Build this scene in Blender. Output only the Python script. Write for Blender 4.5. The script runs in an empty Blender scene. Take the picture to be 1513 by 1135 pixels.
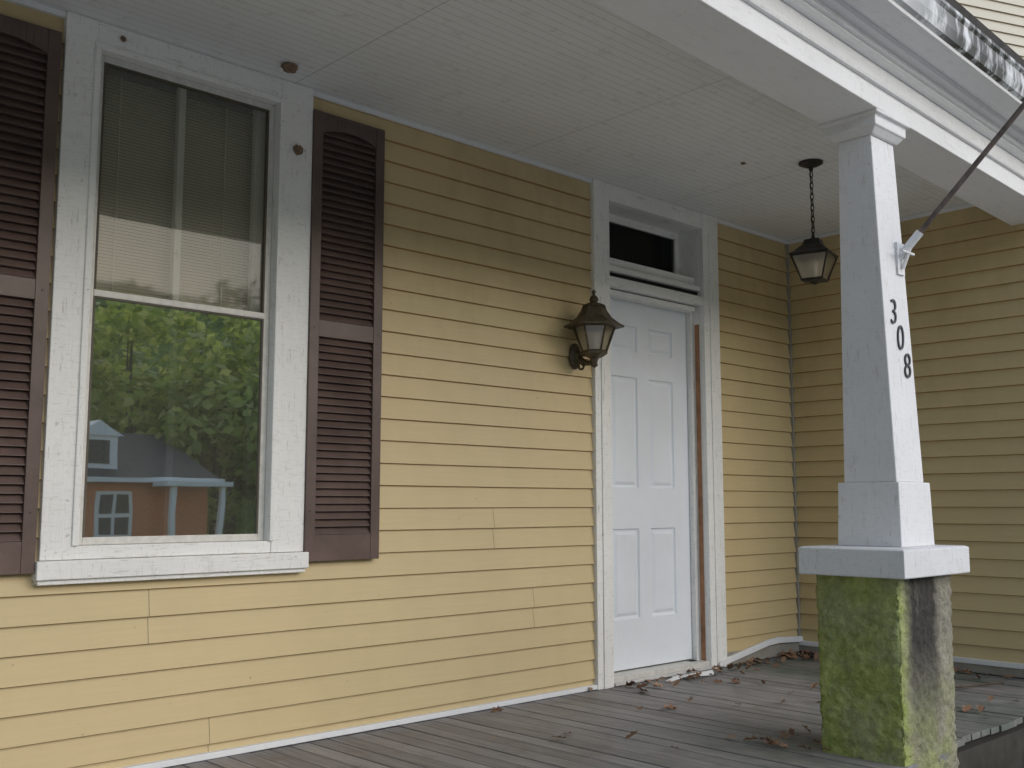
import bpy, bmesh, math, random
from mathutils import Vector, noise, Matrix
random.seed(7)
D=3.65
S=bpy.context.scene
def P(x,y,z): return Vector((x*D,(y-1)*D,(z+.254)*D))
def zz(z): return (z+.254)*D
# ---------------------------------------------------------------- materials
def newmat(n):
    m=bpy.data.materials.new(n); m.use_nodes=True
    nt=m.node_tree; b=nt.nodes['Principled BSDF']
    return m,nt,b
def N(nt,t,**k):
    n=nt.nodes.new(t)
    for a,v in k.items():
        if a in n.inputs: n.inputs[a].default_value=v
        else: setattr(n,a,v)
    return n
def L(nt,a,b): nt.links.new(a,b)
def ramp(nt,fac,stops):
    r=nt.nodes.new('ShaderNodeValToRGB'); L(nt,fac,r.inputs[0])
    el=r.color_ramp.elements
    while len(el)<len(stops): el.new(.5)
    for e,(p,c) in zip(el,stops):
        e.position=p; e.color=(c[0],c[1],c[2],1) if hasattr(c,'__len__') else (c,c,c,1)
    return r.outputs[0]
def geo(nt,scale=(1,1,1)):
    g=nt.nodes.new('ShaderNodeNewGeometry'); m=nt.nodes.new('ShaderNodeMapping')
    L(nt,g.outputs['Position'],m.inputs[0]); m.inputs['Scale'].default_value=scale
    return m.outputs[0]
def nz(nt,vec,scale,detail=4,rough=.6):
    n=nt.nodes.new('ShaderNodeTexNoise'); L(nt,vec,n.inputs['Vector'])
    n.inputs['Scale'].default_value=scale; n.inputs['Detail'].default_value=min(detail,4); n.inputs['Roughness'].default_value=rough
    return n.outputs[0]
def mix(nt,f,a,b,mode='MIX'):
    m=nt.nodes.new('ShaderNodeMix'); m.data_type='RGBA'; m.blend_type=mode
    for s,v in ((m.inputs[0],f),(m.inputs[6],a),(m.inputs[7],b)):
        if isinstance(v,bpy.types.NodeSocket): L(nt,v,s)
        elif hasattr(v,'__len__'): s.default_value=(v[0],v[1],v[2],1)
        else: s.default_value=v
    return m.outputs[2]
def mth(nt,op,a,b=0,clamp=False):
    m=nt.nodes.new('ShaderNodeMath'); m.operation=op; m.use_clamp=clamp
    for s,v in ((m.inputs[0],a),(m.inputs[1],b)):
        if isinstance(v,bpy.types.NodeSocket): L(nt,v,s)
        else: s.default_value=v
    return m.outputs[0]
def xyz(nt):
    g=nt.nodes.new('ShaderNodeNewGeometry'); s=nt.nodes.new('ShaderNodeSeparateXYZ'); L(nt,g.outputs['Position'],s.inputs[0]); return s.outputs
def bump(nt,b,h,st,dist=.01):
    n=nt.nodes.new('ShaderNodeBump'); L(nt,h,n.inputs['Height']); n.inputs['Strength'].default_value=st; n.inputs['Distance'].default_value=dist
    L(nt,n.outputs[0],b.inputs['Normal'])
def simple(n,c,r=.6,metal=0,var=.15,scale=8,bs=.1):
    m,nt,b=newmat(n); v=geo(nt); f=nz(nt,v,scale,4)
    c1=[k*(1-var) for k in c]; c2=[min(1,k*(1+var)) for k in c]
    L(nt,ramp(nt,f,[(.3,c1),(.7,c2)]),b.inputs['Base Color']); b.inputs['Roughness'].default_value=r; b.inputs['Metallic'].default_value=metal
    if bs>.1: bump(nt,b,nz(nt,v,scale*10,2),bs,.004)
    return m
def paint(n,base=(.78,.78,.76),grain=(14,14,1.6),crack=.5,dirt=.4):
    m,nt,b=newmat(n)
    v=geo(nt); vg=geo(nt,grain)
    big=nz(nt,v,1.7,3); c=ramp(nt,big,[(.3,[k*.92 for k in base]),(.65,base)])
    g=nz(nt,vg,6,4,.75); gm=ramp(nt,g,[(.33,1.0),(.42,0.0)])
    c=mix(nt,mth(nt,'MULTIPLY',gm,crack),c,(.46,.43,.38))
    vc=geo(nt,(grain[2]*1.5,grain[2]*1.5,grain[0]*1.2) if grain[0]>grain[2] else (grain[2],grain[2],grain[0]))
    vo=nz(nt,vc,9,3,.8); cm0=ramp(nt,vo,[(.36,1.0),(.43,0.0)])
    c=mix(nt,mth(nt,'MULTIPLY',cm0,crack*.6),c,(.50,.48,.44))
    d=nz(nt,v,9,4,.8); dm=ramp(nt,d,[(.58,0.0),(.72,1.0)])
    c=mix(nt,mth(nt,'MULTIPLY',dm,dirt),c,(.52,.50,.44))
    ch=nz(nt,v,38,2,.5); cm=ramp(nt,ch,[(.72,0.0),(.76,1.0)])
    c=mix(nt,mth(nt,'MULTIPLY',cm,crack*.7),c,(.32,.27,.22))
    L(nt,c,b.inputs['Base Color']); b.inputs['Roughness'].default_value=.55
    bump(nt,b,g,.5,.004)
    return m
M={}
M['white']=paint('weathered_white_paint',base=(.86,.855,.83),crack=.6,dirt=.32)
M['whiteh']=paint('weathered_white_paint_h',base=(.86,.855,.83),grain=(1.6,1.6,14),crack=.6,dirt=.32)
M['colwhite']=paint('column_white_paint',base=(.80,.80,.82),crack=.45,dirt=.25)
M['clean']=paint('white_trim',base=(.80,.81,.82),crack=.1,dirt=.25)
M['eave']=paint('eave_white_paint',base=(.83,.83,.84),grain=(1,14,14),crack=.3,dirt=.25)
# siding
def siding(n,c,lap_shade=False,dirt=True):
    m,nt,b=newmat(n); v=geo(nt,(1,1,1)); vs=geo(nt,(1.2,1.2,25))
    a=nz(nt,v,.9,4); col=ramp(nt,a,[(.3,[k*.92 for k in c]),(.7,c)])
    g=nz(nt,vs,3,4); col=mix(nt,.25,col,ramp(nt,g,[(.3,[k*.85 for k in c]),(.7,[min(1,k*1.08) for k in c])]))
    if dirt:
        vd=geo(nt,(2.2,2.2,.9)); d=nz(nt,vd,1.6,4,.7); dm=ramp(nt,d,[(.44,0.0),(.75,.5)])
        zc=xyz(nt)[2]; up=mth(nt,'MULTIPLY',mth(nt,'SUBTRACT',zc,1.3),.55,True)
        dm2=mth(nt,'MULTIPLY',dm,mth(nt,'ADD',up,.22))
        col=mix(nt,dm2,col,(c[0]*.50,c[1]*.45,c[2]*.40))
        sp=nz(nt,v,45,2); col=mix(nt,ramp(nt,sp,[(.74,0.0),(.78,.5)]),col,(.2,.15,.09))
    if lap_shade: col=mix(nt,1.0,col,(.64,.49,.37),'MULTIPLY')  # shadow under each lap painted in as a darker lip colour
    L(nt,col,b.inputs['Base Color']); b.inputs['Roughness'].default_value=.5
    if not lap_shade: bump(nt,b,g,.12,.002)
    return m
YC=(.615,.485,.262)
M['sid']=siding('yellow_vinyl_siding',YC); M['sid_shade']=siding('yellow_vinyl_lap_shade',YC,True)
M['cream']=siding('cream_siding',(.66,.62,.52),dirt=False); M['cream_shade']=siding('cream_siding_lap_shade',(.66,.62,.52),True,False)
# ceiling
m,nt,b=newmat('porch_ceiling_boards'); p=xyz(nt)
fr=mth(nt,'FRACT',mth(nt,'DIVIDE',p[1],.043)); tri=mth(nt,'ABSOLUTE',mth(nt,'SUBTRACT',fr,.5))
line=mth(nt,'GREATER_THAN',tri,.45)
fx=mth(nt,'FRACT',mth(nt,'DIVIDE',mth(nt,'ADD',p[0],.3),1.25)); lx=mth(nt,'LESS_THAN',fx,.004)
v=geo(nt); a=nz(nt,v,1.3,4); c=ramp(nt,a,[(.3,(.73,.745,.74)),(.7,(.81,.825,.83))])
c=mix(nt,mth(nt,'MULTIPLY',line,.34),c,(.26,.26,.24)); c=mix(nt,mth(nt,'MULTIPLY',lx,.45),c,(.17,.17,.16))
d=nz(nt,v,14,4,.75); c=mix(nt,ramp(nt,d,[(.56,0.0),(.74,.45)]),c,(.42,.40,.36))
L(nt,c,b.inputs['Base Color']); b.inputs['Roughness'].default_value=.6; M['ceil']=m
M['shut']=simple('brown_shutter_vinyl',(.112,.074,.063),.4,var=.28,scale=5,bs=.15)
M['black']=simple('dark_metal',(.035,.032,.028),.45,.6,.3,20)
M['bronze']=simple('weathered_bronze',(.10,.08,.05),.5,.5,.4,30,.3)
M['num']=simple('black_number_paint',(.012,.012,.014),.4)
M['grey']=simple('grey_corner_trim',(.30,.28,.24),.7)
M['dkgrey']=simple('dark_skirt_boards',(.045,.042,.034),.9,var=.4)
M['alu']=simple('storm_frame_aluminium',(.62,.61,.57),.45,.1,.12,30)
M['darkbronze']=simple('inner_frame_dark_gap',(.10,.085,.06),.6)  # dark brown for the inner frame strips and siding seams
M['wood']=simple('bare_wood',(.34,.17,.09),.8,0,.35,12,.3)
M['pole']=simple('rusty_pole',(.13,.10,.09),.6,.3,.4,25,.3)
M['nest']=simple('mud_nest',(.24,.17,.11),.95,0,.4,60,.9)
M['room']=simple('dark_interior',(.05,.05,.045),.9)
M['blind']=simple('blind_slats',(.68,.63,.50),.6,0,.08,4)
M['gap']=simple('dark_gap',(.02,.017,.014),.9)
M['door']=paint('door_white',base=(.80,.84,.89),crack=.02,dirt=.10)
M['asph']=simple('asphalt',(.06,.06,.06),.9,0,.25,6,.4)
M['conc']=simple('concrete',(.56,.555,.54),.85,0,.12,5,.4)
M['roof']=simple('roof_shingle',(.09,.085,.085),.9,0,.3,9,.4)
M['hw']=simple('house_white_paint',(.88,.86,.82),.7,0,.03,4)
M['bark']=simple('bark',(.10,.075,.055),.9,0,.3,12,.8)
# gutter with stains
m,nt,b=newmat('stained_gutter'); v=geo(nt,(1,1,.35)); a=nz(nt,v,6,4,.75); p=xyz(nt)
hi=mth(nt,'MULTIPLY',mth(nt,'SUBTRACT',p[0],3.4),1.5,True)
msk=mth(nt,'MULTIPLY',ramp(nt,a,[(.40,0.0),(.52,1.0)]),hi)
c=mix(nt,msk,(.74,.76,.79),(.05,.05,.045)); L(nt,c,b.inputs['Base Color']); b.inputs['Roughness'].default_value=.5; M['gut']=m
# floor boards
m,nt,b=newmat('weathered_floor_boards'); p=xyz(nt)
bid=mth(nt,'FLOOR',mth(nt,'DIVIDE',mth(nt,'ADD',p[0],3.2),.088)); wn=nt.nodes.new('ShaderNodeTexWhiteNoise'); wn.noise_dimensions='1D'; L(nt,bid,wn.inputs['W'])
vg=geo(nt,(22,1.3,1)); g=nz(nt,vg,2.2,4,.75)
c=ramp(nt,g,[(.25,(.10,.094,.092)),(.5,(.225,.213,.21)),(.75,(.38,.365,.36))])
c=mix(nt,.35,c,ramp(nt,wn.outputs[0],[(0,(.13,.118,.115)),(.5,(.25,.235,.23)),(1,(.37,.355,.35))]))
v=geo(nt); a=nz(nt,v,1.6,4,.7)
blot=nz(nt,v,5,4,.7); c=mix(nt,ramp(nt,blot,[(.52,0.0),(.7,.5)]),c,(.11,.098,.09))
gx=mth(nt,'MULTIPLY',mth(nt,'SUBTRACT',p[0],4.15),.9,True); gy=mth(nt,'MULTIPLY',mth(nt,'SUBTRACT',-.55,p[1]),1.1,True)
gm=mth(nt,'MULTIPLY',mth(nt,'MULTIPLY',mth(nt,'MAXIMUM',gx,mth(nt,'MULTIPLY',gy,.7)),ramp(nt,a,[(.38,0.0),(.6,1.0)])),.72)
c=mix(nt,gm,c,(.055,.095,.065))
L(nt,c,b.inputs['Base Color']); b.inputs['Roughness'].default_value=.6; bump(nt,b,g,.5,.004); M['floor']=m
# pier stucco
m,nt,b=newmat('mossy_pebbledash'); p=xyz(nt); v=geo(nt)
f=nz(nt,v,60,4,.6); big=nz(nt,v,5,4,.7)
c=ramp(nt,f,[(.3,(.22,.205,.16)),(.7,(.40,.375,.31))])
c=mix(nt,ramp(nt,big,[(.4,0.0),(.65,.5)]),c,(.17,.16,.12))
x0=1.003*D; lf=mth(nt,'SUBTRACT',1,mth(nt,'MULTIPLY',mth(nt,'SUBTRACT',p[0],x0+.02),12,True))
low=mth(nt,'SUBTRACT',1,mth(nt,'MULTIPLY',p[2],2.2,True))
gmask=mth(nt,'ADD',mth(nt,'MULTIPLY',lf,ramp(nt,big,[(.3,.5),(.6,.97)])),mth(nt,'MULTIPLY',low,ramp(nt,big,[(.35,0.0),(.6,.6)])),True)
gcol=ramp(nt,nz(nt,v,22,4,.75),[(.3,(.19,.24,.045)),(.7,(.48,.53,.19))])
c=mix(nt,gmask,c,gcol)
sx=mth(nt,'SUBTRACT',1,mth(nt,'MULTIPLY',mth(nt,'ABSOLUTE',mth(nt,'SUBTRACT',p[0],x0+.17)),6.0,True))
vs=geo(nt,(10,3,1.6)); st=ramp(nt,nz(nt,vs,1.5,4,.75),[(.14,0.1),(.40,1.0)])
upz=mth(nt,'MULTIPLY',mth(nt,'SUBTRACT',p[2],.02),2.6,True)
rf=mth(nt,'SUBTRACT',1,lf)
sm=mth(nt,'MULTIPLY',mth(nt,'MULTIPLY',mth(nt,'MULTIPLY',mth(nt,'MULTIPLY',sx,2.6,True),st),mth(nt,'MULTIPLY',upz,rf)),.93)
c=mix(nt,sm,c,(.030,.028,.026))
L(nt,c,b.inputs['Base Color']); b.inputs['Roughness'].default_value=.95; bump(nt,b,nz(nt,v,90,3,.7),1,.008); M['pier']=m
M['cap']=paint('cap_paint',base=(.78,.79,.81),crack=.6,dirt=.6)
# ground
m,nt,b=newmat('grass_ground'); v=geo(nt); a=nz(nt,v,30,4,.75); a2=nz(nt,v,.5,4)
c=ramp(nt,a,[(.3,(.04,.06,.02)),(.55,(.09,.12,.04)),(.8,(.17,.15,.08))]); c=mix(nt,ramp(nt,a2,[(.5,0.0),(.7,.6)]),c,(.14,.12,.07))
L(nt,c,b.inputs['Base Color']); b.inputs['Roughness'].default_value=1; bump(nt,b,a,1,.05); M['grass']=m
m,nt,b=newmat('sky_block_hillside'); v=geo(nt); a=nz(nt,v,.5,4,.8)
L(nt,ramp(nt,a,[(.35,(.06,.09,.02)),(.5,(.20,.27,.06)),(.7,(.36,.40,.12))]),b.inputs['Base Color']); b.inputs['Roughness'].default_value=1; bump(nt,b,a,1,.8); M['sky_block_hill']=m  # green cover for the hill added to block the sky
# brick
m,nt,b=newmat('orange_brick'); v=geo(nt); br=N(nt,'ShaderNodeTexBrick'); tc=nt.nodes.new('ShaderNodeMapping'); L(nt,v,tc.inputs[0]); tc.inputs['Rotation'].default_value=(math.pi/2,0,0)
L(nt,tc.outputs[0],br.inputs['Vector']); br.inputs['Scale'].default_value=4; br.inputs['Color1'].default_value=(.78,.25,.09,1); br.inputs['Color2'].default_value=(.70,.20,.07,1); br.inputs['Mortar'].default_value=(.6,.36,.24,1)
L(nt,br.outputs[0],b.inputs['Base Color']); b.inputs['Roughness'].default_value=.85; M['brick']=m
def leafmat(n,cs,tr=0):
    m,nt,b=newmat(n); g=nt.nodes.new('ShaderNodeNewGeometry')
    col=ramp(nt,g.outputs['Random Per Island'],[(i/(len(cs)-1),c) for i,c in enumerate(cs)])
    L(nt,col,b.inputs['Base Color']); b.inputs['Roughness'].default_value=.6
    if tr:
        t=nt.nodes.new('ShaderNodeBsdfTranslucent'); L(nt,col,t.inputs[0]); ms=nt.nodes.new('ShaderNodeMixShader'); ms.inputs[0].default_value=tr
        L(nt,b.outputs[0],ms.inputs[1]); L(nt,t.outputs[0],ms.inputs[2]); L(nt,ms.outputs[0],nt.nodes['Material Output'].inputs[0])
    return m
M['leaf']=leafmat('tree_leaves',[(.18,.25,.05),(.32,.42,.08),(.46,.54,.13),(.60,.61,.22)],.5)
M['dead']=leafmat('dead_leaves',[(.20,.11,.06),(.30,.17,.10),(.13,.07,.045),(.38,.25,.16)])
M['weed']=leafmat('weeds',[(.03,.07,.015),(.06,.12,.02),(.09,.16,.04)])
# glass
def glass(n,base,rough=.015,tint=(.75,.78,.75),k=1.5,wob=.0,haze=0):
    m=bpy.data.materials.new(n); m.use_nodes=True; nt=m.node_tree; nt.nodes.clear()
    o=nt.nodes.new('ShaderNodeOutputMaterial'); t=nt.nodes.new('ShaderNodeBsdfTransparent'); t.inputs[0].default_value=(*tint,1)
    g=nt.nodes.new('ShaderNodeBsdfGlossy'); g.inputs['Roughness'].default_value=rough; g.inputs['Color'].default_value=(.92,.94,.95,1)
    fr=nt.nodes.new('ShaderNodeFresnel'); fr.inputs[0].default_value=1.5
    f=mth(nt,'ADD',mth(nt,'MULTIPLY',fr.outputs[0],k),base,True)
    if wob:
        bp=nt.nodes.new('ShaderNodeBump'); bp.inputs['Strength'].default_value=wob; bp.inputs['Distance'].default_value=.01
        L(nt,nz(nt,geo(nt),4,1),bp.inputs['Height']); L(nt,bp.outputs[0],g.inputs['Normal'])
    tt=t.outputs[0]
    if haze:
        df=nt.nodes.new('ShaderNodeBsdfDiffuse'); df.inputs[0].default_value=(.42,.41,.34,1); mh=nt.nodes.new('ShaderNodeMixShader'); mh.inputs[0].default_value=haze
        L(nt,t.outputs[0],mh.inputs[1]); L(nt,df.outputs[0],mh.inputs[2]); tt=mh.outputs[0]
    ms=nt.nodes.new('ShaderNodeMixShader'); L(nt,f,ms.inputs[0]); L(nt,tt,ms.inputs[1]); L(nt,g.outputs[0],ms.inputs[2]); L(nt,ms.outputs[0],o.inputs[0])
    return m
M['glass']=glass('window_glass',.58,wob=.022,rough=.012,haze=.22)
M['glassu']=glass('window_glass_screened',.0,wob=.025,rough=.03,tint=(.86,.86,.80),k=.55,haze=.26)
M['dglass']=glass('transom_glass',0,tint=(.3,.3,.3),k=.5)
m=bpy.data.materials.new('lantern_glass'); m.use_nodes=True; nt=m.node_tree; nt.nodes.clear()
o=nt.nodes.new('ShaderNodeOutputMaterial'); t=nt.nodes.new('ShaderNodeBsdfTransparent'); t.inputs[0].default_value=(.85,.8,.7,1)
tl=nt.nodes.new('ShaderNodeBsdfTranslucent'); tl.inputs[0].default_value=(.80,.77,.66,1); gl=nt.nodes.new('ShaderNodeBsdfGlossy'); gl.inputs['Roughness'].default_value=.15
a=nt.nodes.new('ShaderNodeMixShader'); a.inputs[0].default_value=.45; L(nt,t.outputs[0],a.inputs[1]); L(nt,tl.outputs[0],a.inputs[2])
b2=nt.nodes.new('ShaderNodeMixShader'); b2.inputs[0].default_value=.15; L(nt,a.outputs[0],b2.inputs[1]); L(nt,gl.outputs[0],b2.inputs[2]); L(nt,b2.outputs[0],o.inputs[0]); M['lglass']=m
# ---------------------------------------------------------------- mesh builder
class MB:
    def __init__(s): s.v=[];s.f=[];s.mi=[];s.mats=[]
    def m(s,k):
        if k not in s.mats: s.mats.append(k)
        return s.mats.index(k)
    def face(s,pts,k):
        i=len(s.v); s.v+= [Vector(p) for p in pts]; s.f.append(tuple(range(i,i+len(pts)))); s.mi.append(s.m(k))
    def loft(s,rings,k,caps=True,closed=False):
        i=len(s.v); n=len(rings[0])
        for r in rings: s.v+=[Vector(p) for p in r]
        R=len(rings)
        for a in range(R if closed else R-1):
            b=(a+1)%R
            for j in range(n):
                j2=(j+1)%n
                s.f.append((i+a*n+j,i+a*n+j2,i+b*n+j2,i+b*n+j)); s.mi.append(s.m(k))
        if caps and not closed:
            s.f.append(tuple(i+j for j in reversed(range(n)))); s.mi.append(s.m(k))
            s.f.append(tuple(i+(R-1)*n+j for j in range(n))); s.mi.append(s.m(k))
    def box(s,x0,x1,y0,y1,z0,z1,k):
        r=lambda z:[(x0,y0,z),(x1,y0,z),(x1,y1,z),(x0,y1,z)]
        s.loft([r(z0),r(z1)],k)
    def lathe(s,c,prof,n,k,rot=0,sq=1):
        rings=[[(c[0]+r*math.cos(rot+2*math.pi*j/n),c[1]+r*math.sin(rot+2*math.pi*j/n),z) for j in range(n)] for r,z in prof]
        s.loft(rings,k)
    def tube(s,path,r,k,n=8,closed=False):
        path=[Vector(p) for p in path]; rings=[]; N_=len(path)
        for i,p in enumerate(path):
            if closed: d=path[(i+1)%N_]-path[i-1]
            else: d=path[min(i+1,N_-1)]-path[max(i-1,0)]
            d.normalize(); up=Vector((0,0,1)) if abs(d.z)<.95 else Vector((1,0,0))
            if closed: up=s._n
            a=d.cross(up).normalized(); b=a.cross(d).normalized()
            rr=r[i] if hasattr(r,'__len__') else r
            rings.append([p+a*rr*math.cos(2*math.pi*j/n)+b*rr*math.sin(2*math.pi*j/n) for j in range(n)])
        s.loft(rings,k,closed=closed)
    def done(s,name,parent=None,bevel=0,smooth=False):
        me=bpy.data.meshes.new(name); me.from_pydata([tuple(v) for v in s.v],[],s.f)
        for k in s.mats: me.materials.append(M[k])
        me.polygons.foreach_set('material_index',s.mi)
        if smooth: me.polygons.foreach_set('use_smooth',[True]*len(s.f))
        o=bpy.data.objects.new(name,me); S.collection.objects.link(o)
        bm=bmesh.new(); bm.from_mesh(me); bmesh.ops.recalc_face_normals(bm,faces=bm.faces); bm.to_mesh(me); bm.free()
        if bevel:
            b=o.modifiers.new('bevel','BEVEL'); b.width=bevel; b.segments=2; b.limit_method='ANGLE'
        if parent: o.parent=parent
        return o
def empty(n):
    o=bpy.data.objects.new(n,None); S.collection.objects.link(o); return o
house=empty('yellow_house')
# ---------------------------------------------------------------- siding
EX=.0262*D; PH=zz(-.1348)
def siding_wall(name,org,du,dn,length,z0,z1,holes,parent,ks=('sid','sid_shade'),ex=EX,ph=PH,step=.3,wob=1,seams=[]):
    b=MB(); du=Vector(du).normalized(); dn=Vector(dn).normalized(); org=Vector(org)
    k0=math.floor((z0-ph)/ex)
    zs=[]
    k=k0
    while ph+k*ex<z1:
        zb=ph+k*ex; zt=zb+ex
        zs.append((zb-.0015,zb+.003,-.0005,.015,1,k)); zs.append((zb+.003,zt,.015,.002,0,k)); k+=1
    brk=sorted({h[2] for h in holes}|{h[3] for h in holes}|{z0,z1})
    def pt(u,z,o,k):
        w=noise.noise(Vector((u*.9,z*.35,3.1)))*.0035*wob+noise.noise(Vector((u*.5,k*3.7,9)))*.0015*wob
        q=org+du*u+dn*(o+max(w,-.001)+.002)
        q.z=z+(noise.noise(Vector((u*.6,round((z-ph)/ex)*5.3,1)))*.002*wob if z1-.01>z>z0+.01 and z not in brk else 0)
        return q
    for za,zb,oa,ob,e,k in zs:
        cuts=[za]+[q for q in brk if za<q<zb]+[zb]
        for a,c in zip(cuts,cuts[1:]):
            mid=(a+c)/2
            if mid<z0 or mid>z1: continue
            A=oa+(ob-oa)*(a-za)/(zb-za); C=oa+(ob-oa)*(c-za)/(zb-za)
            iv=[(0,length)]
            for h in holes:
                if h[2]<mid<h[3]:
                    nv=[]
                    for s_,t_ in iv:
                        if h[0]>s_: nv.append((s_,min(t_,h[0])))
                        if h[1]<t_: nv.append((max(s_,h[1]),t_))
                    iv=[q for q in nv if q[1]-q[0]>1e-4]
            for s_,t_ in iv:
                n=max(1,int((t_-s_)/step))
                for i in range(n):
                    u0=s_+(t_-s_)*i/n; u1=s_+(t_-s_)*(i+1)/n
                    b.face([pt(u0,a,A,k),pt(u1,a,A,k),pt(u1,c,C,k),pt(u0,c,C,k)],ks[e])
            if e==0:
                for (u,sa,sb) in seams:
                    if sa<mid<sb:
                        b.face([pt(u-.0009,a,A+.0006,k),pt(u+.0009,a,A+.0006,k),pt(u+.0009,c,C+.0006,k),pt(u-.0009,c,C+.0006,k)],'darkbronze')
                        b.face([pt(u+.0009,a,A+.0008,k),pt(u+.3,a,A+.0002,k),pt(u+.3,c,C+.0002,k),pt(u+.0009,c,C+.0008,k)],ks[0])
    return b.done(name,parent)
ZC=zz(.4737); XR=1.637*D; XL=-3.2
wx0,wx1,wz0,wz1=.381,.588,-.038,.448
dx0,dx1=1.140,1.370
sm=[(.4585,-.145,-.094),(.527,-.255,-.205),(.915,-.060,-.006),(.987,-.152,-.1)]
siding_wall('front_wall',(XL,0,0),(1,0,0),(0,-1,0),XR-XL,0,ZC,[(wx0*D-XL,wx1*D-XL,zz(wz0),zz(wz1)),(dx0*D-XL,dx1*D-XL,-.01,zz(wz1))],house,seams=[(x*D-XL,zz(a),zz(c)) for x,a,c in sm])
siding_wall('side_wall',(XR,0,0),(0,-1,0),(-1,0,0),.49*D,0,ZC,[],house)
siding_wall('wing_front_wall',(XR,-.49*D,0),(1,0,0),(0,-1,0),3.5,-.8,ZC,[],house)
b=MB()
b.box(XL,wx0*D,.004,.03,-.8,ZC+.3,'room'); b.box(wx1*D,dx0*D-.021,.004,.03,-.8,ZC+.3,'room'); b.box(dx1*D+.021,XR+.1,.004,.03,-.8,ZC+.3,'room')
b.box(wx0*D,wx1*D,.004,.03,-.8,zz(wz0),'room'); b.box(wx0*D,wx1*D,.004,.03,zz(wz1),ZC+.3,'room'); b.box(dx0*D-.021,dx1*D+.021,.004,.03,zz(wz1)+.021,ZC+.3,'room')
b.box(XR+.004,XR+.03,-.485*D,.0035,-.8,ZC+.3,'room'); b.box(XR+.031,XR+3.5,-.485*D,-.48*D,-.8,ZC+.3,'room')
b.done('wall_sheathing',house)
d=Vector((.918,-.397,0)); o0=Vector((8.6,-.3,0))-d*3.2
siding_wall('upper_wall',o0,d,(-.397,-.918,0),10,2.95,7.2,[],house,('cream','cream_shade'),ex=.09,ph=3.0,step=1.5,wob=.5)
b=MB(); b.box(XL,XR,.02,.14,ZC+.35,6.5,'cream'); b.done('upper_front_wall',house)
# ---------------------------------------------------------------- ceiling, roof, beam
b=MB(); b.box(XL,XR+3,-.45*D,.0035,ZC,ZC+.03,'ceil'); b.done('porch_ceiling',house)
b=MB(); b.box(XL,XR,-.022,-.002,ZC-.022,ZC-.001,'clean'); b.box(XR-.020,XR-.004,-.40*D,-.022,ZC-.022,ZC-.001,'clean'); b.done('ceiling_trim',house)
def beam(name,prof,k,x0=-1.0,x1=2.5,bevel=.003):
    b=MB(); rings=[]
    for i in range(15):
        x=x0+(x1-x0)*i/14; sk=.0405*(x-1.07)
        rings.append([P(x,y+sk,z+.0006*math.sin(x*5)) for y,z in prof])
    b.loft(rings,k); return b.done(name,house,bevel)
beam('porch_beam',[(.583,.425),(.515,.425),(.515,.4745),(.583,.4745)],'eave')
beam('frieze_moulding',[(.52,.475),(.509,.475),(.506,.478),(.506,.481),(.502,.4815),(.502,.488),(.494,.4905),(.492,.4945),(.52,.4945)],'eave',bevel=0)
beam('bead_moulding',[(.5148,.449),(.511,.4495),(.510,.4525),(.5148,.4535)],'eave',bevel=0)
beam('soffit',[(.60,.495),(.460,.495),(.460,.502),(.60,.502)],'eave')
beam('gutter',[(.462,.4985),(.455,.5015),(.452,.512),(.452,.527),(.449,.530),(.449,.534),(.462,.534)],'gut',bevel=0)
beam('porch_roof',[(.455,.535),(1.0,.66),(1.0,.672),(.449,.545)],'roof',bevel=0)
# ---------------------------------------------------------------- floor
b=MB(); x=XL
while x<XR+.6:
    h=random.uniform(-.002,.002); y0=(-.500 if x<1.115*D else -.485)*D+random.uniform(-.008,.008)
    b.box(x+.0025,x+.0852,y0,.1 if x<XR-.09 else -.49*D+.05,-.025+h,h,'floor'); x+=.088
b.done('porch_floor',house,.002)
b=MB(); b.box(XL,XR+.6,-.478*D,.1,-.06,-.03,'gap'); b.box(XL,XR+.6,-.478*D,-.472*D,-.9,-.061,'dkgrey'); b.done('porch_skirt',house)
b=MB(); b.box(XL,1.106*D,-.030,-.001,.0035,.026,'clean')
def strip(pts,w,t,yoff):
    for (xa,za),(xb,zb) in zip(pts,pts[1:]):
        a0=Vector((xa*D,yoff,zz(za)));b0=Vector((xb*D,yoff,zz(zb))); u=Vector((0,0,w)); tt=Vector((0,-t,0))
        b.loft([[a0,a0+tt,a0+tt+u,a0+u],[b0,b0+tt,b0+tt+u,b0+u]],'clean')
strip([(1.385,-.2535),(1.43,-.247),(1.53,-.232),(1.56,-.2305),(1.634,-.235)],.035,.018,-.022)
b.box(1.414*D,XR-.02,-.021,-.001,.003,.075,'grey')
b.box(XR-.034,XR-.002,-.47*D,-.0,.05,.078,'clean'); b.box(XR-.026,XR-.002,-.47*D,-.0,.003,.05,'grey')
b.done('base_trim',house,.002)
b=MB(); b.box(XR-.026,XR-.003,-.026,-.003,.08,ZC-.023,'grey'); b.done('corner_trim',house,.003)
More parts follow.
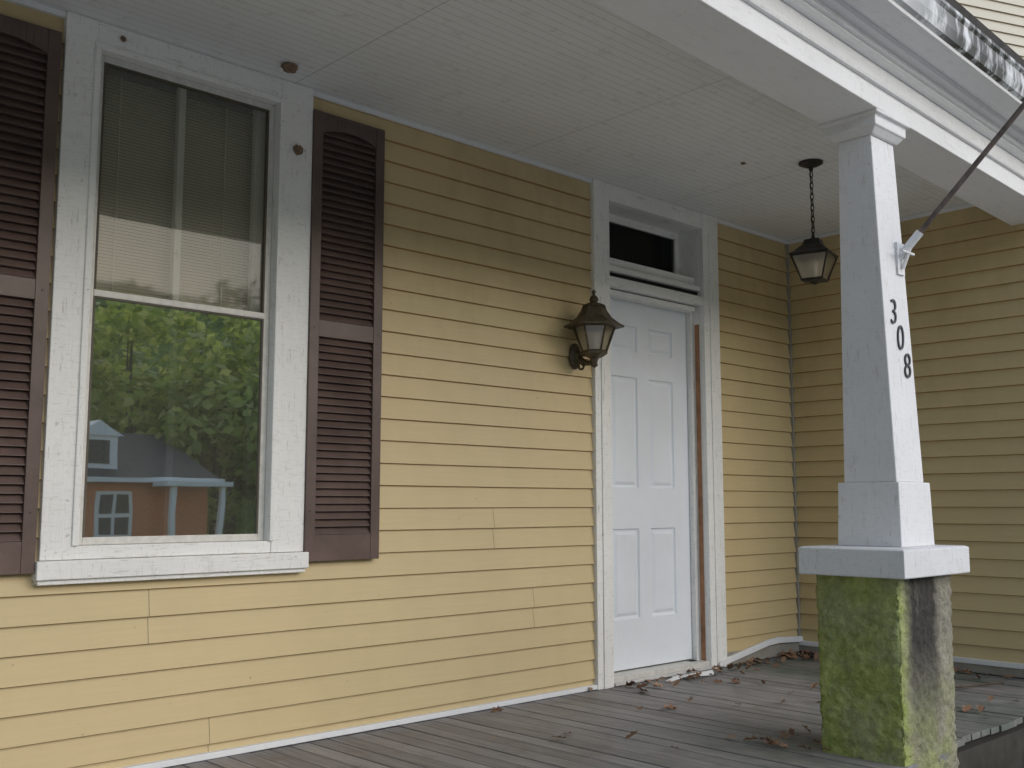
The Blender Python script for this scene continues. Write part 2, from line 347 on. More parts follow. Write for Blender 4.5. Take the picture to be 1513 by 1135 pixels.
# ---------------------------------------------------------------- window
win=empty('window'); win.parent=house
b=MB(); X=lambda r:r*D
yo=-.036; ZS=-.0505
b.box(X(.350),X(wx0),yo,0,zz(ZS),ZC-.001,'white'); b.box(X(wx1),X(.628),yo,0,zz(ZS),ZC-.001,'white')
b.box(X(wx0),X(wx1),yo+.002,0,zz(wz1),ZC-.001,'whiteh')
b.box(X(wx0),X(wx1),yo+.004,.02,zz(ZS),zz(wz0),'whiteh')
b.box(X(wx0)-.012,X(wx0)+.012,yo-.008,yo+.09,zz(wz0),zz(wz1)+.012,'white'); b.box(X(wx1)-.012,X(wx1)+.012,yo-.008,yo+.09,zz(wz0),zz(wz1)+.012,'white')
b.box(X(wx0)+.012,X(wx1)-.012,yo-.0075,yo+.09,zz(wz1)-.012,zz(wz1)+.0115,'whiteh')
b.box(X(.346),X(.631),-.060,0,zz(-.0680),zz(ZS-.0004),'whiteh'); b.box(X(.348),X(.629),-.048,0,zz(-.0725),zz(-.0682),'whiteh')
b.done('casing',win,.003)
b=MB(); ax0,ax1=X(wx0)+.013,X(wx1)-.013; az0,az1=zz(wz0)+.001,zz(wz1)-.013; w=.026; ys=.0
b.box(ax0,ax0+w,ys,ys+.02,az0,az1,'alu'); b.box(ax1-w,ax1,ys,ys+.02,az0,az1,'alu'); b.box(ax0+w,ax1-w,ys,ys+.02,az1-w,az1,'alu'); b.box(ax0+w,ax1-w,ys,ys+.02,az0,az0+w,'alu')
zm=zz(.2045); b.box(ax0+w,ax1-w,ys-.002,ys+.018,zm-.012,zm+.012,'alu')
b.done('storm_frame',win,.002)
b=MB(); g=.007
for za,zb in ((az0+w,zm-.012),(zm+.012,az1-w)):
    b.box(ax0+w,ax0+w+g,ys-.001,ys+.016,za,zb,'darkbronze'); b.box(ax1-w-g,ax1-w,ys-.001,ys+.016,za,zb,'darkbronze')
    b.box(ax0+w+g,ax1-w-g,ys-.001,ys+.016,zb-g,zb,'darkbronze')
b.done('screen_frame',win)
b=MB()
b.face([(ax0+w,.006,az0+w),(ax1-w,.006,az0+w),(ax1-w,.006,zm),(ax0+w,.006,zm)],'glass')
b.face([(ax0+w,.012,zm),(ax1-w,.012,zm),(ax1-w,.012,az1-w),(ax0+w,.012,az1-w)],'glassu')
b.done('glass',win)
b=MB(); cx=(ax0+ax1)/2
b.box(cx-.014,cx+.014,.07,.10,az0,az1,'white'); b.box(ax0,ax0+.045,.07,.10,az0,az1,'white'); b.box(ax1-.045,ax1,.07,.10,az0,az1,'white')
b.box(ax0+.045,cx-.014,.07,.1,zm-.02,zm+.02,'white'); b.box(cx+.014,ax1-.045,.07,.1,zm-.02,zm+.02,'white')
b.done('sash',win,.002)
b=MB(); z=az0+.01
while z<az1-.02:
    b.face([(ax0+.01,.135,z),(ax1-.01,.135,z),(ax1-.01,.143,z+.0135),(ax0+.01,.143,z+.0135)],'blind'); z+=.0125
for f in (.2,.8):
    xx=ax0+(ax1-ax0)*f; b.box(xx-.002,xx+.002,.130,.133,az0,az1,'blind')
b.done('blinds',win)
b=MB(); x0,x1=X(wx0)-.2,X(wx1)+.2; z0,z1=zz(wz0)-.1,zz(wz1)+.1
for q in ([(x0,1,z0),(x1,1,z0),(x1,1,z1),(x0,1,z1)],[(x0,.11,z0),(x0,1,z0),(x0,1,z1),(x0,.11,z1)],[(x1,.11,z0),(x1,1,z0),(x1,1,z1),(x1,.11,z1)],[(x0,.11,z0),(x1,.11,z0),(x1,1,z0),(x0,1,z0)],[(x0,.11,z1),(x1,.11,z1),(x1,1,z1),(x0,1,z1)]): b.face(q,'room')
for q in ((x0,ax0+.02,z0,z1),(ax1-.02,x1,z0,z1),(ax0+.02,ax1-.02,z0,az0+.02),(ax0+.02,ax1-.02,az1-.02,z1)): b.box(q[0],q[1],.102,.112,q[2],q[3],'room')
b.done('room_interior',win)
# shutters
def shutter(xa,xb):
    b=MB(); z0,z1=zz(-.0615),zz(.449); y0,y1=-.046,-.014; st=.045
    b.box(xa,xa+st,y0,y1,z0,z1,'shut'); b.box(xb-st,xb,y0,y1,z0,z1,'shut')
    ia,ib=xa+st,xb-st; y0b=y0+.0015
    b.box(ia,ib,y0b,y1,z0,zz(-.033),'shut'); b.box(ia,ib,y0b,y1,zz(.188),zz(.207),'shut')
    n=12; zt=z1; zl=zz(.424)
    for i in range(n):
        u0,u1=i/n,(i+1)/n; f=lambda u: zl+.03*math.sin(math.pi*u)**.8
        xa_,xb_=ia+(ib-ia)*u0,ia+(ib-ia)*u1
        b.loft([[(xa_,y0b,f(u0)),(xa_,y1,f(u0)),(xa_,y1,zt),(xa_,y0b,zt)],[(xb_,y0b,f(u1)),(xb_,y1,f(u1)),(xb_,y1,zt),(xb_,y0b,zt)]],'shut')
    b.box(ia,ib,y1-.004,y1-.001,zz(-.033),zt-.05,'shut')
    for za,zb in ((zz(-.033),zz(.188)),(zz(.207),zz(.424)+.028)):
        k=int((zb-za)/.030); p=(zb-za)/k
        for i in range(k):
            z=za+i*p
            b.loft([[(ia,y0+.004,z+.002),(ia,y0+.010,z),(ia,y1-.004,z+p*.9),(ia,y1-.008,z+p*1.02)],[(ib,y0+.004,z+.002),(ib,y0+.010,z),(ib,y1-.004,z+p*.9),(ib,y1-.008,z+p*1.02)]],'shut')
    for zs_ in (z0+.2,zz(.1975),z1-.25):
        for xs in (xa+.022,xb-.022): b.box(xs-.004,xs+.004,y0-.003,y0,zs_-.004,zs_+.004,'shut')
    return b.done('window_shutter',None,.0025)
shutter(.628*D,.7275*D); shutter(.241*D,.3455*D)
# ---------------------------------------------------------------- door
door=empty('front_door'); door.parent=house
b=MB(); yo=-.034
b.box(X(1.106),X(dx0),yo,0,.0,ZC-.001,'white'); b.box(X(dx1),X(1.412),yo,0,.0,ZC-.001,'white')
b.box(X(dx0),X(dx1),yo+.003,0,zz(wz1),ZC-.001,'whiteh')
b.box(X(1.118),X(1.127),yo-.006,yo-.0005,.0,zz(.30),'white')
b.box(X(1.384),X(1.389),yo-.006,yo-.0005,.0,zz(.44),'white')
b.box(X(dx0)-.02,X(dx0)+.001,0,.2,.0,zz(wz1)+.02,'white'); b.box(X(dx1)-.001,X(dx1)+.02,0,.2,.0,zz(wz1)+.02,'white'); b.box(X(dx0)+.001,X(dx1)-.001,0,.2,zz(wz1),zz(wz1)+.02,'whiteh')
b.box(X(dx0)+.0015,X(1.146),.005,.11,.0,zz(.318),'white'); b.box(X(1.362),X(dx1)-.0015,.045,.11,.0,zz(.318),'white')
b.box(X(1.146)-.001,X(1.362)+.001,.008,.11,zz(.3105),zz(.318),'whiteh')
b.box(X(1.130),X(dx1)+.02,-.040,.03,zz(.320),zz(.3335),'whiteh')
b.box(X(dx0)+.002,X(dx1)-.002,-.012,.17,zz(.3440),zz(.352),'whiteh')
b.box(X(dx0)+.002,X(dx1)-.002,.03,.17,zz(.3525),zz(.368),'whiteh')
b.box(X(dx0)+.002,X(dx1)-.002,.14,.17,zz(.4365),zz(wz1),'whiteh'); b.box(X(1.36),X(dx1)-.002,.14,.17,zz(.3685),zz(.436),'white'); b.box(X(dx0)+.002,X(1.15),.14,.17,zz(.3685),zz(.436),'white')
b.done('frame',door,.003)
b=MB(); b.box(X(dx0)+.002,X(dx1)-.002,.012,.16,zz(.3345),zz(.3435),'gap'); b.face([(X(dx0)-.1,.3,zz(.3)),(X(dx1)+.1,.3,zz(.3)),(X(dx1)+.1,.3,zz(.48)),(X(dx0)-.1,.3,zz(.48))],'gap')
b.box(X(dx0)-.1,X(dx1)+.1,.12,.14,-.2,zz(.33),'gap'); b.box(X(dx0)-.1,X(dx0)-.03,.18,.3,zz(.3),zz(.48),'gap'); b.box(X(dx1)+.03,X(dx1)+.1,.18,.3,zz(.3),zz(.48),'gap'); b.box(X(dx0)-.1,X(dx1)+.1,.18,.3,zz(.47),zz(.48),'gap'); b.done('gap',door)
b=MB(); b.face([(X(1.148),.155,zz(.368)),(X(1.361),.155,zz(.368)),(X(1.361),.155,zz(.437)),(X(1.148),.155,zz(.437))],'dglass'); b.done('transom_glass',door)
b=MB(); b.box(X(dx1)-.006,X(dx1)-.0015,.004,.034,.03,zz(.29),'wood'); b.box(X(1.344),X(1.3615),.035,.075,.02,.045,'wood'); b.done('bare_wood_strip',door)
b=MB(); b.box(X(dx0),X(dx1),-.02,.11,.004,.045,'alu'); b.box(X(dx0),X(dx1),-.045,-.021,.004,.02,'conc'); b.done('threshold',door,.003)
b=MB(); xa,xb=X(1.1465),X(1.3612); za,zb=.052,zz(.3103); yd=.078
cols=[(X(1.176),X(1.236)),(X(1.264),X(1.324))]; rows=[(zz(-.168),zz(-.0353)),(zz(.0251),zz(.1937)),(zz(.2325),zz(.2727))]
xs=[xa,*cols[0],*cols[1],xb]; zs=[za,*rows[0],*rows[1],*rows[2],zb]
for i in range(5):
    for j in range(7):
        x0,x1,z0,z1=xs[i],xs[i+1],zs[j],zs[j+1]
        if i in(1,3) and j in (1,3,5):
            R=[]
            for ins,dp in ((0,0),(.006,.009),(.016,.011),(.034,.002)):
                R.append([(x0+ins,yd+dp,z0+ins),(x1-ins,yd+dp,z0+ins),(x1-ins,yd+dp,z1-ins),(x0+ins,yd+dp,z1-ins)])
            for a,c in zip(R,R[1:]):
                for q in range(4): b.face([a[q],a[(q+1)%4],c[(q+1)%4],c[q]],'door')
            b.face(R[-1],'door')
        else: b.face([(x0,yd,z0),(x1,yd,z0),(x1,yd,z1),(x0,yd,z1)],'door')
b.done('door_slab',door)
# ---------------------------------------------------------------- column
col=empty('porch_column')
def ring(x0,x1,y0,y1,z): return [P(x0,y0,z),P(x1,y0,z),P(x1,y1,z),P(x0,y1,z)]
b=MB()
b.loft([ring(1.040,1.102,.514,.5738,.0237),ring(1.043,1.095,.5285,.568,.402)],'colwhite')
b.loft([ring(1.037,1.113,.510,.582,-.0435),ring(1.039,1.111,.5115,.5805,.0237)],'colwhite')
b.loft([ring(1.0405,1.0985,.5255,.571,.402),ring(1.036,1.103,.520,.578,.4085),ring(1.034,1.105,.518,.581,.4095),ring(1.034,1.105,.518,.581,.420),ring(1.030,1.109,.514,.585,.4215),ring(1.030,1.109,.514,.585,.4248)],'colwhite')
b.done('shaft',col,.004)
b=MB(); b.loft([ring(.991,1.139,.486,.601,-.0725),ring(.990,1.140,.485,.602,-.0715),ring(.990,1.140,.485,.602,-.045),ring(.993,1.137,.488,.599,-.0435)],'cap')
b.done('cap_slab',col,.006)
bm=bmesh.new()
x0,x1,y0,y1=1.003*D,1.125*D,(.4985-1)*D,(.592-1)*D; z0,z1=-.9,zz(-.0722)
def grid(o,u,v,nu,nv):
    vs=[[bm.verts.new(o+u*(i/nu)+v*(j/nv)) for i in range(nu+1)] for j in range(nv+1)]
    for j in range(nv):
        for i in range(nu): bm.faces.new((vs[j][i],vs[j][i+1],vs[j+1][i+1],vs[j+1][i]))
H=Vector((0,0,z1-z0)); st=.008; nzv=int((z1-z0)/st)
A=Vector((x0,y0,z0));B=Vector((x1,y0,z0));C=Vector((x1,y1,z0));E=Vector((x0,y1,z0))
for a,c in ((A,B),(B,C),(C,E),(E,A)): grid(a,c-a,H,int((c-a).length/st),nzv)
bmesh.ops.remove_doubles(bm,verts=bm.verts,dist=.0005)
cen=Vector(((x0+x1)/2,(y0+y1)/2,0)); hw=(x1-x0)/2; hd=(y1-y0)/2
for v in bm.verts:
    p=v.co; q=p-cen
    fx=abs(q.x)/hw; fy=abs(q.y)/hd
    n=noise.noise(p*38)*.008+noise.noise(p*85)*.005+noise.noise(p*6)*.008
    if fx>.99 or fy>.99:
        dirn=Vector((math.copysign(1,q.x) if fx>.99 else 0,math.copysign(1,q.y) if fy>.99 else 0,0))
        k=.35 if (fx>.99 and fy>.99) else 1
        ed=max(0,1-min(hw-abs(q.x) if fx<=.99 else hd-abs(q.y),.03)/.03)
        v.co=p+dirn*(n*k-.006*ed-.003)
me=bpy.data.meshes.new('pier'); bm.to_mesh(me); bm.free(); me.materials.append(M['pier']); me.polygons.foreach_set('use_smooth',[True]*len(me.polygons))
o=bpy.data.objects.new('pier',me); S.collection.objects.link(o); o.parent=col
for ch,x,z in (('3',1.0602,.2052),('0',1.0715,.178),('8',1.0825,.1482)):
    cu=bpy.data.curves.new('n','FONT'); cu.body=ch; cu.size=.148; cu.extrude=.003; cu.align_x='CENTER'; cu.align_y='CENTER'; cu.shear=.14; cu.offset=-.0022
    t=bpy.data.objects.new('tmp',cu); S.collection.objects.link(t); bpy.context.view_layer.update()
    me=bpy.data.meshes.new_from_object(t); bpy.data.objects.remove(t)
    yf=.514+(.5285-.514)*(z-.0237)/(.402-.0237)
    q=bpy.data.objects.new('house_number_'+ch,me); S.collection.objects.link(q); me.materials.clear(); me.materials.append(M['num'])
    q.location=P(x,yf,z)+Vector((0,-.003,0)); q.rotation_euler=(math.pi/2-.038,0,0); q.scale=(.85,1,1); q.parent=col
# ---------------------------------------------------------------- flagpole
b=MB(); s0=P(1.085,.5215,.2713); e0=P(1.12,.396,.418); d=(e0-s0).normalized()
b.tube([s0+d*.02,s0+d*1.35],.0105,'pole',10); b.tube([s0+d*1.35,s0+d*1.36,s0+d*1.39,s0+d*1.41],[.012,.02,.02,.004],'pole',10)
b.tube([s0-d*.015,s0+d*.12],.017,'colwhite',12)
fy=s0.y
b.box(s0.x-.028,s0.x+.028,fy-.004,fy+.016,s0.z-.075,s0.z+.055,'colwhite')
b.tube([s0+Vector((-.055,-.035,.01)),s0+Vector((.055,-.03,.012))],.006,'colwhite',8)
b.tube([s0+Vector((0,-.01,-.05)),s0+d*.07],.008,'colwhite',8)
b.done('flagpole',None,smooth=False)
# ---------------------------------------------------------------- lanterns
def lantern_body(b,c,zt,zb,rt,rb,n,k,rot,bar=.006):
    z0,z1=zb,zt
    b.lathe(c,[(rt*.93,z1),(rb*.93,z0)],n,'lglass',rot)
    for j in range(n):
        a=rot+2*math.pi*j/n
        b.tube([(c[0]+rt*math.cos(a),c[1]+rt*math.sin(a),z1),(c[0]+rb*math.cos(a),c[1]+rb*math.sin(a),z0)],bar,k,4)
    for r,z in ((rt,z1),(rb,z0)):
        for j in range(n):
            a=rot+2*math.pi*j/n; a2=rot+2*math.pi*(j+1)/n
            b.tube([(c[0]+r*math.cos(a),c[1]+r*math.sin(a),z),(c[0]+r*math.cos(a2),c[1]+r*math.sin(a2),z)],bar*1.1,k,4)
b=MB(); c=P(1.0674,.9576,0); c=(c.x,c.y)
T=zz(.297)
def zl(v): return T-(T-zz(.2006))*v
lantern_body(b,c,zl(.54),zl(.90),.105,.060,6,'bronze',.25)
b.lathe(c,[(.006,zl(0)),(.011,zl(.03)),(.006,zl(.07)),(.018,zl(.10)),(.024,zl(.14)),(.018,zl(.18)),(.055,zl(.22)),(.062,zl(.25))],12,'bronze')
b.lathe(c,[(.058,zl(.235)),(.066,zl(.30)),(.090,zl(.40)),(.128,zl(.485)),(.152,zl(.52)),(.154,zl(.545)),(.11,zl(.55))],6,'bronze',.25)
b.lathe(c,[(.066,zl(.895)),(.066,zl(.93)),(.045,zl(.97)),(.022,zl(1.0)),(.014,zl(1.06)),(.018,zl(1.10)),(.004,zl(1.13))],6,'bronze',.25)
b.lathe(c,[(.016,zl(.93)),(.016,zl(.68))],8,'colwhite')
wy=-.018; pz=zz(.2077); xw=c[0]
rings=[]
for r,yy in ((1.0,wy),(1.0,wy-.008),(.8,wy-.016),(.45,wy-.024),(.35,wy-.04)):
    rings.append([(xw+.042*r*math.cos(2*math.pi*j/16),yy,pz+.068*r*math.sin(2*math.pi*j/16)) for j in range(16)])
b.loft(rings,'bronze')
pa=[]
for i in range(15):
    t=i/14; pa.append((xw,wy-.03+(c[1]-(wy-.03))*t,pz+.0-.055*math.sin(t*math.pi*.62)+ (zl(1.0)-pz+.052)*t**3))
b.tube(pa,[.013-.004*abs(.5-i/14) for i in range(15)],'bronze',8)
sc=[(xw,wy-.05-.028*math.cos(a*.55)*(1-a*.045),pz-.055+.028*math.sin(a*.55)*(1-a*.045)) for a in range(16)]
b.tube(sc,.006,'bronze',6)
b.box(xw-.006,xw+.006,wy-.11,wy-.02,pz-.008,pz+.004,'bronze')
b.done('wall_lantern')
b=MB(); c=P(1.272,.7345,0); c=(c.x,c.y); zt=zz(.362); zb=zz(.305)
b.lathe(c,[(.062,ZC-.001),(.060,ZC-.010),(.035,ZC-.022),(.012,ZC-.028),(.010,ZC-.045)],16,'black')
z=ZC-.045; i=0
while z>zt+.03:
    rx=.0085; h=.019; n=14; s_=[]
    for j in range(n):
        a=2*math.pi*j/n; u=rx*math.cos(a); w=h*math.sin(a)
        s_.append((c[0]+(u if i%2 else 0)+.0,c[1]+(0 if i%2 else u),z-h+w))
    b._n=Vector((0,1,0)) if i%2 else Vector((1,0,0))
    b.tube(s_,.0028,'black',6,closed=True); z-=.029; i+=1
b.tube([(c[0]+.004,c[1]+.004,ZC-.04),(c[0]-.006,c[1]+.003,(ZC+zt)/2),(c[0],c[1],zt+.01)],.002,'black',6)
rot=math.pi/4+.25
b.lathe(c,[(.008,zt+.028),(.012,zt+.016),(.02,zt+.010),(.050,zt+.004),(.055,zt-.008),(.062,zt-.022),(.110,zt-.058),(.137,zt-.072),(.137,zt-.078),(.10,zt-.079)],4,'black',rot)
lantern_body(b,c,zt-.080,zb+.006,.128,.072,4,'black',rot,.005)
b.lathe(c,[(.076,zb+.008),(.076,zb),(.03,zb-.006),(.008,zb-.016)],4,'black',rot)
b.lathe(c,[(.014,zb+.02),(.014,zb+.07),(.022,zb+.09),(.006,zb+.115)],10,'colwhite')
b.done('hanging_lantern')
# ---------------------------------------------------------------- nests
def lump(name,c,r,sq=(1,1,1)):
    bm=bmesh.new(); bmesh.ops.create_icosphere(bm,subdivisions=4,radius=1)
    for v in bm.verts:
        n=1+.25*noise.noise(v.co*2.2+Vector(c))+.12*noise.noise(v.co*7)
        v.co=Vector((v.co.x*sq[0],v.co.y*sq[1],v.co.z*sq[2]))*n*r
    me=bpy.data.meshes.new(name); bm.to_mesh(me); bm.free(); me.materials.append(M['nest'])
    o=bpy.data.objects.new(name,me); o.location=c; S.collection.objects.link(o)
lump('mud_wasp_nest',P(.572,.951,.470),.030,(1.1,.9,.6)); lump('mud_wasp_nest',P(.608,.988,.396),.022,(1.0,.7,.9)); lump('mud_wasp_nest',P(1.205,.80,.4725),.012,(1.2,1,.5))
lump('mud_wasp_nest',P(.405,.989,.462),.011,(1.0,.5,.9))
# ---------------------------------------------------------------- fallen leaves
def leafpile(name,spots,key,smin,smax):
    b=MB()
    for (cx,cy,sx,sy,z,n) in spots:
        for _ in range(n):
            x=random.gauss(cx,sx); y=random.gauss(cy,sy)
            if z>=0 and (y>-.03 or x>XR-.05): y=-.05-random.random()*.1; x=min(x,XR-.08)
            if z>=0 and x0-.01<x<x1+.01 and y0<y<y1: continue
            if z>=0 and y<-.49*D: continue
            s=random.uniform(smin,smax); a=random.uniform(0,6.28); R=Matrix.Rotation(a,3,'Z')@Matrix.Rotation(random.gauss(0,.35),3,'X')@Matrix.Rotation(random.gauss(0,.3),3,'Y')
            cu=random.uniform(.1,.6)*s
            pts=[(-1,0,0),(-.6,.45,cu*.6),(-.1,.35,cu*.2),(.1,.62,cu),(.45,.35,cu*.3),(1,0,cu*.5)]
            up=[Vector((p[0]*s,p[1]*s,p[2])) for p in pts]; dn=[Vector((p[0]*s,-p[1]*s,p[2])) for p in pts]
            o=Vector((x,y,z+.006+random.random()*.012))
            vs=[R@q+o for q in up]; vd=[R@q+o for q in dn]
            i=len(b.v); mn=min(q.z for q in vs+vd); sh=Vector((0,0,max(0,z+.003-mn)))
            b.v+= [q+sh for q in vs]+[q+sh for q in vd[1:5]]
            k=b.m(key)
            b.f+=[(i,i+2,i+1),(i,i+5,i+2),(i+2,i+4,i+3),(i+2,i+5,i+4),(i,i+6,i+7),(i,i+7,i+5),(i+7,i+8,i+9),(i+7,i+9,i+5)]; b.mi+=[k]*8
    return b.done(name)
leafpile('fallen_leaves',[(1.27*D,-.17,.22,.07,0,34),(1.50*D,-.12,.3,.06,0,45),(1.60*D,-.25,.10,.25,0,40),(1.60*D,-1.0,.1,.4,0,30),(3.9,-.55,.45,.3,0,10),(4.5,-.9,.7,.35,0,16),(3.60,-1.38,.07,.12,0,12),(4.9,-1.3,.5,.3,0,22),(3.2,-.7,.8,.4,0,4)],'dead',.018,.040)
leafpile('yard_leaves',[(4.8,-2.1,.8,.25,-.50,300),(2,-2.3,2,.6,-.52,120)],'dead',.025,.05)
b=MB(); b.face([(4.55,-.10,.006),(4.80,-.20,.012),(4.83,-.16,.03),(4.6,-.06,.008)],'clean'); b.face([(4.45,-.16,.006),(4.62,-.13,.01),(4.6,-.1,.02),(4.47,-.12,.008)],'clean'); b.done('paint_scraps')
b=MB(); b.tube([(5.2,-1.2,.012),(5.35,-1.3,.02),(5.5,-1.32,.012),(5.62,-1.4,.02)],.006,'bark',6); b.done('twig')
# ---------------------------------------------------------------- ground, street
def gh(x,y):
    return -.55-.5*max(0,min(1,(-y-3)/6))-.9*max(0,min(1,(-y-18)/14))
bm=bmesh.new()
xs=[-400,-150,-60,-30,-15,-8]+[-5+i for i in range(16)]+[15,22,30,60,150,400]
ys=[300,80,20,5,0,-1.5,-1.9,-2.3,-3,-4,-5,-6,-7,-8,-9,-10,-16,-17,-18,-20,-23,-26,-29,-32,-40,-60,-120,-400]
vv=[[bm.verts.new((x,y,gh(x,y)+(.02*noise.noise(Vector((x,y,0))) if -9<y<0 else 0))) for x in xs] for y in ys]
for j in range(len(ys)-1):
    for i in range(len(xs)-1): bm.faces.new((vv[j][i],vv[j][i+1],vv[j+1][i+1],vv[j+1][i]))
me=bpy.data.meshes.new('ground'); bm.to_mesh(me); bm.free(); me.materials.append(M['grass']); o=bpy.data.objects.new('ground',me); S.collection.objects.link(o)
bm=bmesh.new(); hx=[-60+2*i for i in range(91)]; hy=[0,.5,1,1.5,2,3,4,5,6,7,8,9]
vv=[]
for j,t in enumerate(hy):
    row=[]
    for x in hx:
        f=min(1,t/5); zt_=17.5*(1-(1-f)**2)
        q=Vector((x,-52-t*3.2,-2.2+zt_)); n_=noise.noise(Vector((x*.22,t*.9,1)))*2.0+noise.noise(Vector((x*.06,0,4)))*1.2
        if t>0: q.z+=n_*f*1.0; q.y+=noise.noise(Vector((x*.3,t*1.3,7)))*1.5
        row.append(bm.verts.new(q))
    vv.append(row)
for j in range(len(hy)-1):
    for i in range(len(hx)-1): bm.faces.new((vv[j][i],vv[j][i+1],vv[j+1][i+1],vv[j+1][i]))
me=bpy.data.meshes.new('sky_block_hill'); bm.to_mesh(me); bm.free(); me.materials.append(M['sky_block_hill']); o=bpy.data.objects.new('sky_block_hill',me); S.collection.objects.link(o)  # added behind the trees to block sky gaps in the window reflection
b=MB(); b.face([(-300,-10.2,-1.046),(300,-10.2,-1.046),(300,-16.5,-1.046),(-300,-16.5,-1.046)],'asph'); b.done('road')
b=MB(); b.box(-300,300,-10.2,-10.05,-1.2,-.93,'conc'); b.box(-300,300,-16.65,-16.5,-1.2,-.93,'conc'); b.box(-300,300,-10.04,-8.6,-1.2,-.94,'conc'); b.done('sidewalk')
b=MB()
for (ya,yb) in ((-2.6,-3.0),(-3.0,-8.55)):
    b.face([(-6,ya,gh(0,ya)+.03),(9,ya,gh(0,ya)+.03),(9,yb,gh(0,yb)+.03),(-6,yb,gh(0,yb)+.03)],'conc')
b.done('bounce_paving')  # unseen pale paving added to bounce light up under the porch
b=MB()
for _ in range(420):
    x=random.gauss(4.9,.6); y=random.gauss(-2.05,.13); h=random.uniform(.08,.42); a=random.uniform(0,6.28); w=random.uniform(.012,.03)
    if x0-.03<x<x1+.03 and y>y0-.03: continue
    o=Vector((x,y,-.55)); l=Vector((math.cos(a),math.sin(a),0)); s_=Vector((-l.y,l.x,0))*w
    p1=o+Vector((0,0,h*.6))+l*h*.15; p2=o+Vector((0,0,h))+l*h*.45
    i=len(b.v); b.v+=[o-s_*.3,o+s_*.3,p1+s_,p1-s_,p2]; b.f+=[(i,i+1,i+2,i+3),(i+3,i+2,i+4)]; k=b.m('weed'); b.mi+=[k,k]
b.done('weeds')
# ---------------------------------------------------------------- trees across the street
def leafmesh(seed,R,Hh,n,ls):
    rnd=random.Random(seed); b=MB(); cl=[]
    for _ in range(34):
        while True:
            p=Vector((rnd.uniform(-1,1),rnd.uniform(-1,1),rnd.uniform(-1,1)))
            if .35<p.length<1: break
        cl.append((Vector((p.x*R,p.y*R,p.z*Hh)),rnd.uniform(.18,.36)*R))
    for i in range(n):
        c,r=rnd.choice(cl); d=Vector((rnd.gauss(0,1),rnd.gauss(0,1),rnd.gauss(0,1))).normalized()*r*rnd.uniform(.5,1.1)
        p=c+d; u=Vector((rnd.gauss(0,1),rnd.gauss(0,1),rnd.gauss(0,.6))).normalized(); w=u.cross(d).normalized() if u.cross(d).length>.01 else Vector((1,0,0)); s=ls*rnd.uniform(.6,1.3)
        b.face([p-u*s,p+w*s*.6,p+u*s,p-w*s*.6],'leaf')
    return b,cl
def tree(loc,h,R,seed):
    z0=gh(loc[0],loc[1]); e=empty('tree'); e.location=(loc[0],loc[1],z0)
    ch=h*.40; b,cl=leafmesh(seed,R,ch,3000,.26); o=b.done('crown',e); o.location=(0,0,h-ch)
    t=MB(); t.tube([(0,0,-.2),(.05,.05,h*.3),(0,.1,h*.6),(.1,0,h*.85)],[.28,.2,.13,.04],'bark',8)
    for c,r in cl[:9]:
        p=Vector((c.x,c.y,c.z+h-ch)); t.tube([(0,.05,h*.35),(p.x*.5,p.y*.5,(h*.4+p.z)/2+.2),tuple(p)],[.09,.05,.015],'bark',6)
    t.done('trunk',e)
k=0
for (x,y,h,R) in [(8,-38,10.5,4.4),(13.5,-40,12,4.6),(17.5,-37,11,4.4),(21.5,-39,12,4.7),(26,-36,12,4.7),(19,-32.5,8,3.0),(31,-33,11,4.7),(37,-30,12,4.5),(43,-25,12,4.5),(11,-47,14,5.0),(19,-48,13.5,5.0),(27,-46,14,5.0)]:
    tree((x,y),h,R,k); k+=1
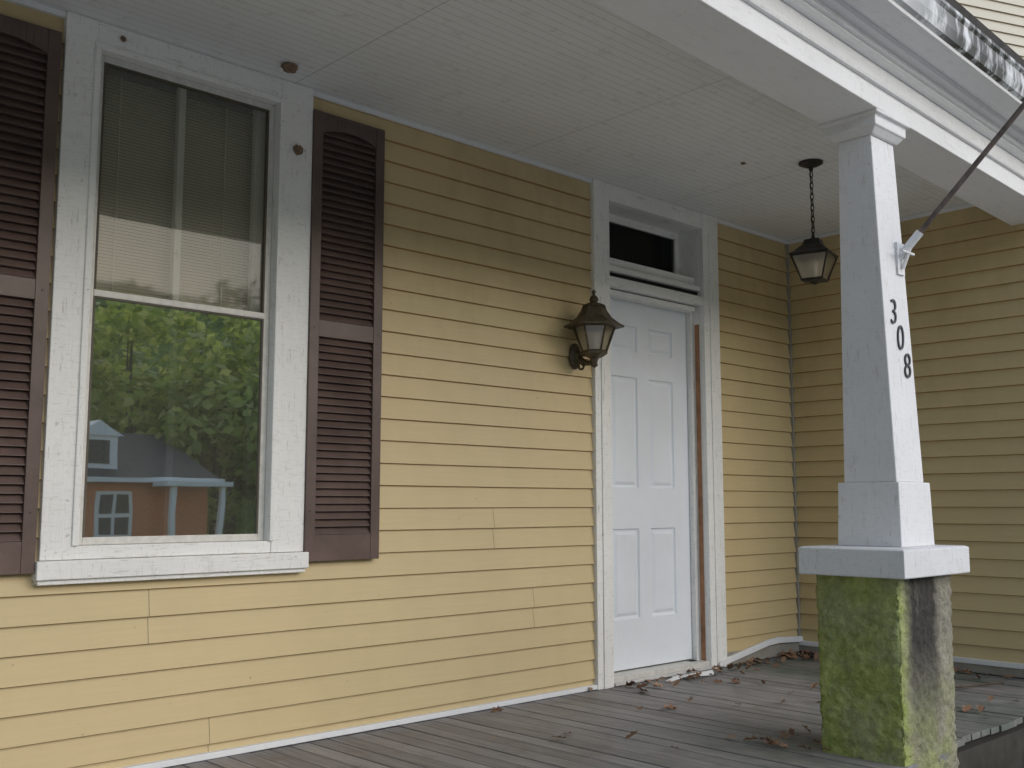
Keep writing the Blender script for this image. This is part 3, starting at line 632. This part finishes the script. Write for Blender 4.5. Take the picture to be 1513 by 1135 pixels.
# ---------------------------------------------------------------- brick house across
bh=empty('brick_house'); gz=-2.0; yf=-28; xa,xb=8.3,16.4; ez=1.75
b=MB(); b.box(xa,xb,yf-8,yf,gz,ez,'brick'); b.done('walls',bh)
b=MB(); rz=3.4
b.loft([[(xa-.3,yf+.4,ez-.05),(xa-.3,yf-4,rz),(xa-.3,yf-8.4,ez-.05)],[(xb+.3,yf+.4,ez-.05),(xb+.3,yf-4,rz),(xb+.3,yf-8.4,ez-.05)]],'roof'); b.done('roof',bh)
b=MB(); b.box(xa-.3,xb+.3,yf+.41,yf+.5,ez-.12,ez+.03,'hw')
dxc=13.0; b.box(dxc-.6,dxc+.6,yf-3.2,yf-.55,2.0,3.05,'hw'); b.loft([[(dxc-.75,yf-.45,3.05),(dxc+.75,yf-.45,3.05),(dxc,yf-.45,3.55)],[(dxc-.75,yf-3.6,3.05),(dxc+.75,yf-3.6,3.05),(dxc,yf-3.6,3.55)]],'hw')
for wx in (9.8,13.3):
    b.box(wx-.55,wx+.55,yf+.001,yf+.06,-.1,1.35,'hw')
for px in (14.6,16.2): b.box(px-.08,px+.08,yf+1.2,yf+1.36,gz+.3,1.5,'hw')
b.box(14.3,16.5,yf+.51,yf+1.5,1.5,1.65,'hw')
b.done('white_trim',bh)
b=MB()
for wx in (9.8,13.3):
    for s in (-1,1):
        for zq in (0.0,.68): b.box(wx+s*.24-.19,wx+s*.24+.19,yf+.065,yf+.075,zq,zq+.56,'roof')
b.box(dxc-.35,dxc+.35,yf-.545,yf-.53,2.2,2.9,'roof'); b.done('panes',bh)
# ---------------------------------------------------------------- camera & light
cam=bpy.data.cameras.new('cam'); co=bpy.data.objects.new('cam',cam); S.collection.objects.link(co); S.camera=co
co.location=(0,-D,.254*D); cam.lens=1543/1513*36; cam.sensor_width=36; cam.clip_end=2000; cam.clip_start=.05
p=math.radians(6.6); a=math.radians(46.45)
f=Vector((math.cos(a)*math.cos(p),math.sin(a)*math.cos(p),math.sin(p))); co.rotation_euler=f.to_track_quat('-Z','Y').to_euler()
el=math.radians(19); rt=math.radians(160)
sd=Vector((math.sin(rt)*math.cos(el),math.cos(rt)*math.cos(el),math.sin(el)))
sl=bpy.data.lights.new('sun','SUN'); sl.energy=3.0; sl.angle=math.radians(80); sl.color=(1,.97,.94)
so=bpy.data.objects.new('sun',sl); S.collection.objects.link(so); so.rotation_euler=sd.to_track_quat('Z','Y').to_euler(); so.location=(0,-10,20)
w=bpy.data.worlds.new('World'); S.world=w; w.use_nodes=True; nt=w.node_tree
sk=nt.nodes.new('ShaderNodeTexSky'); sk.sky_type='NISHITA'; sk.sun_disc=False; sk.sun_elevation=el; sk.sun_rotation=rt; sk.dust_density=1.0
bg=nt.nodes['Background']; L(nt,sk.outputs[0],bg.inputs[0]); bg.inputs[1].default_value=.15
S.view_settings.view_transform='Standard'; S.view_settings.look='None'; S.view_settings.exposure=0
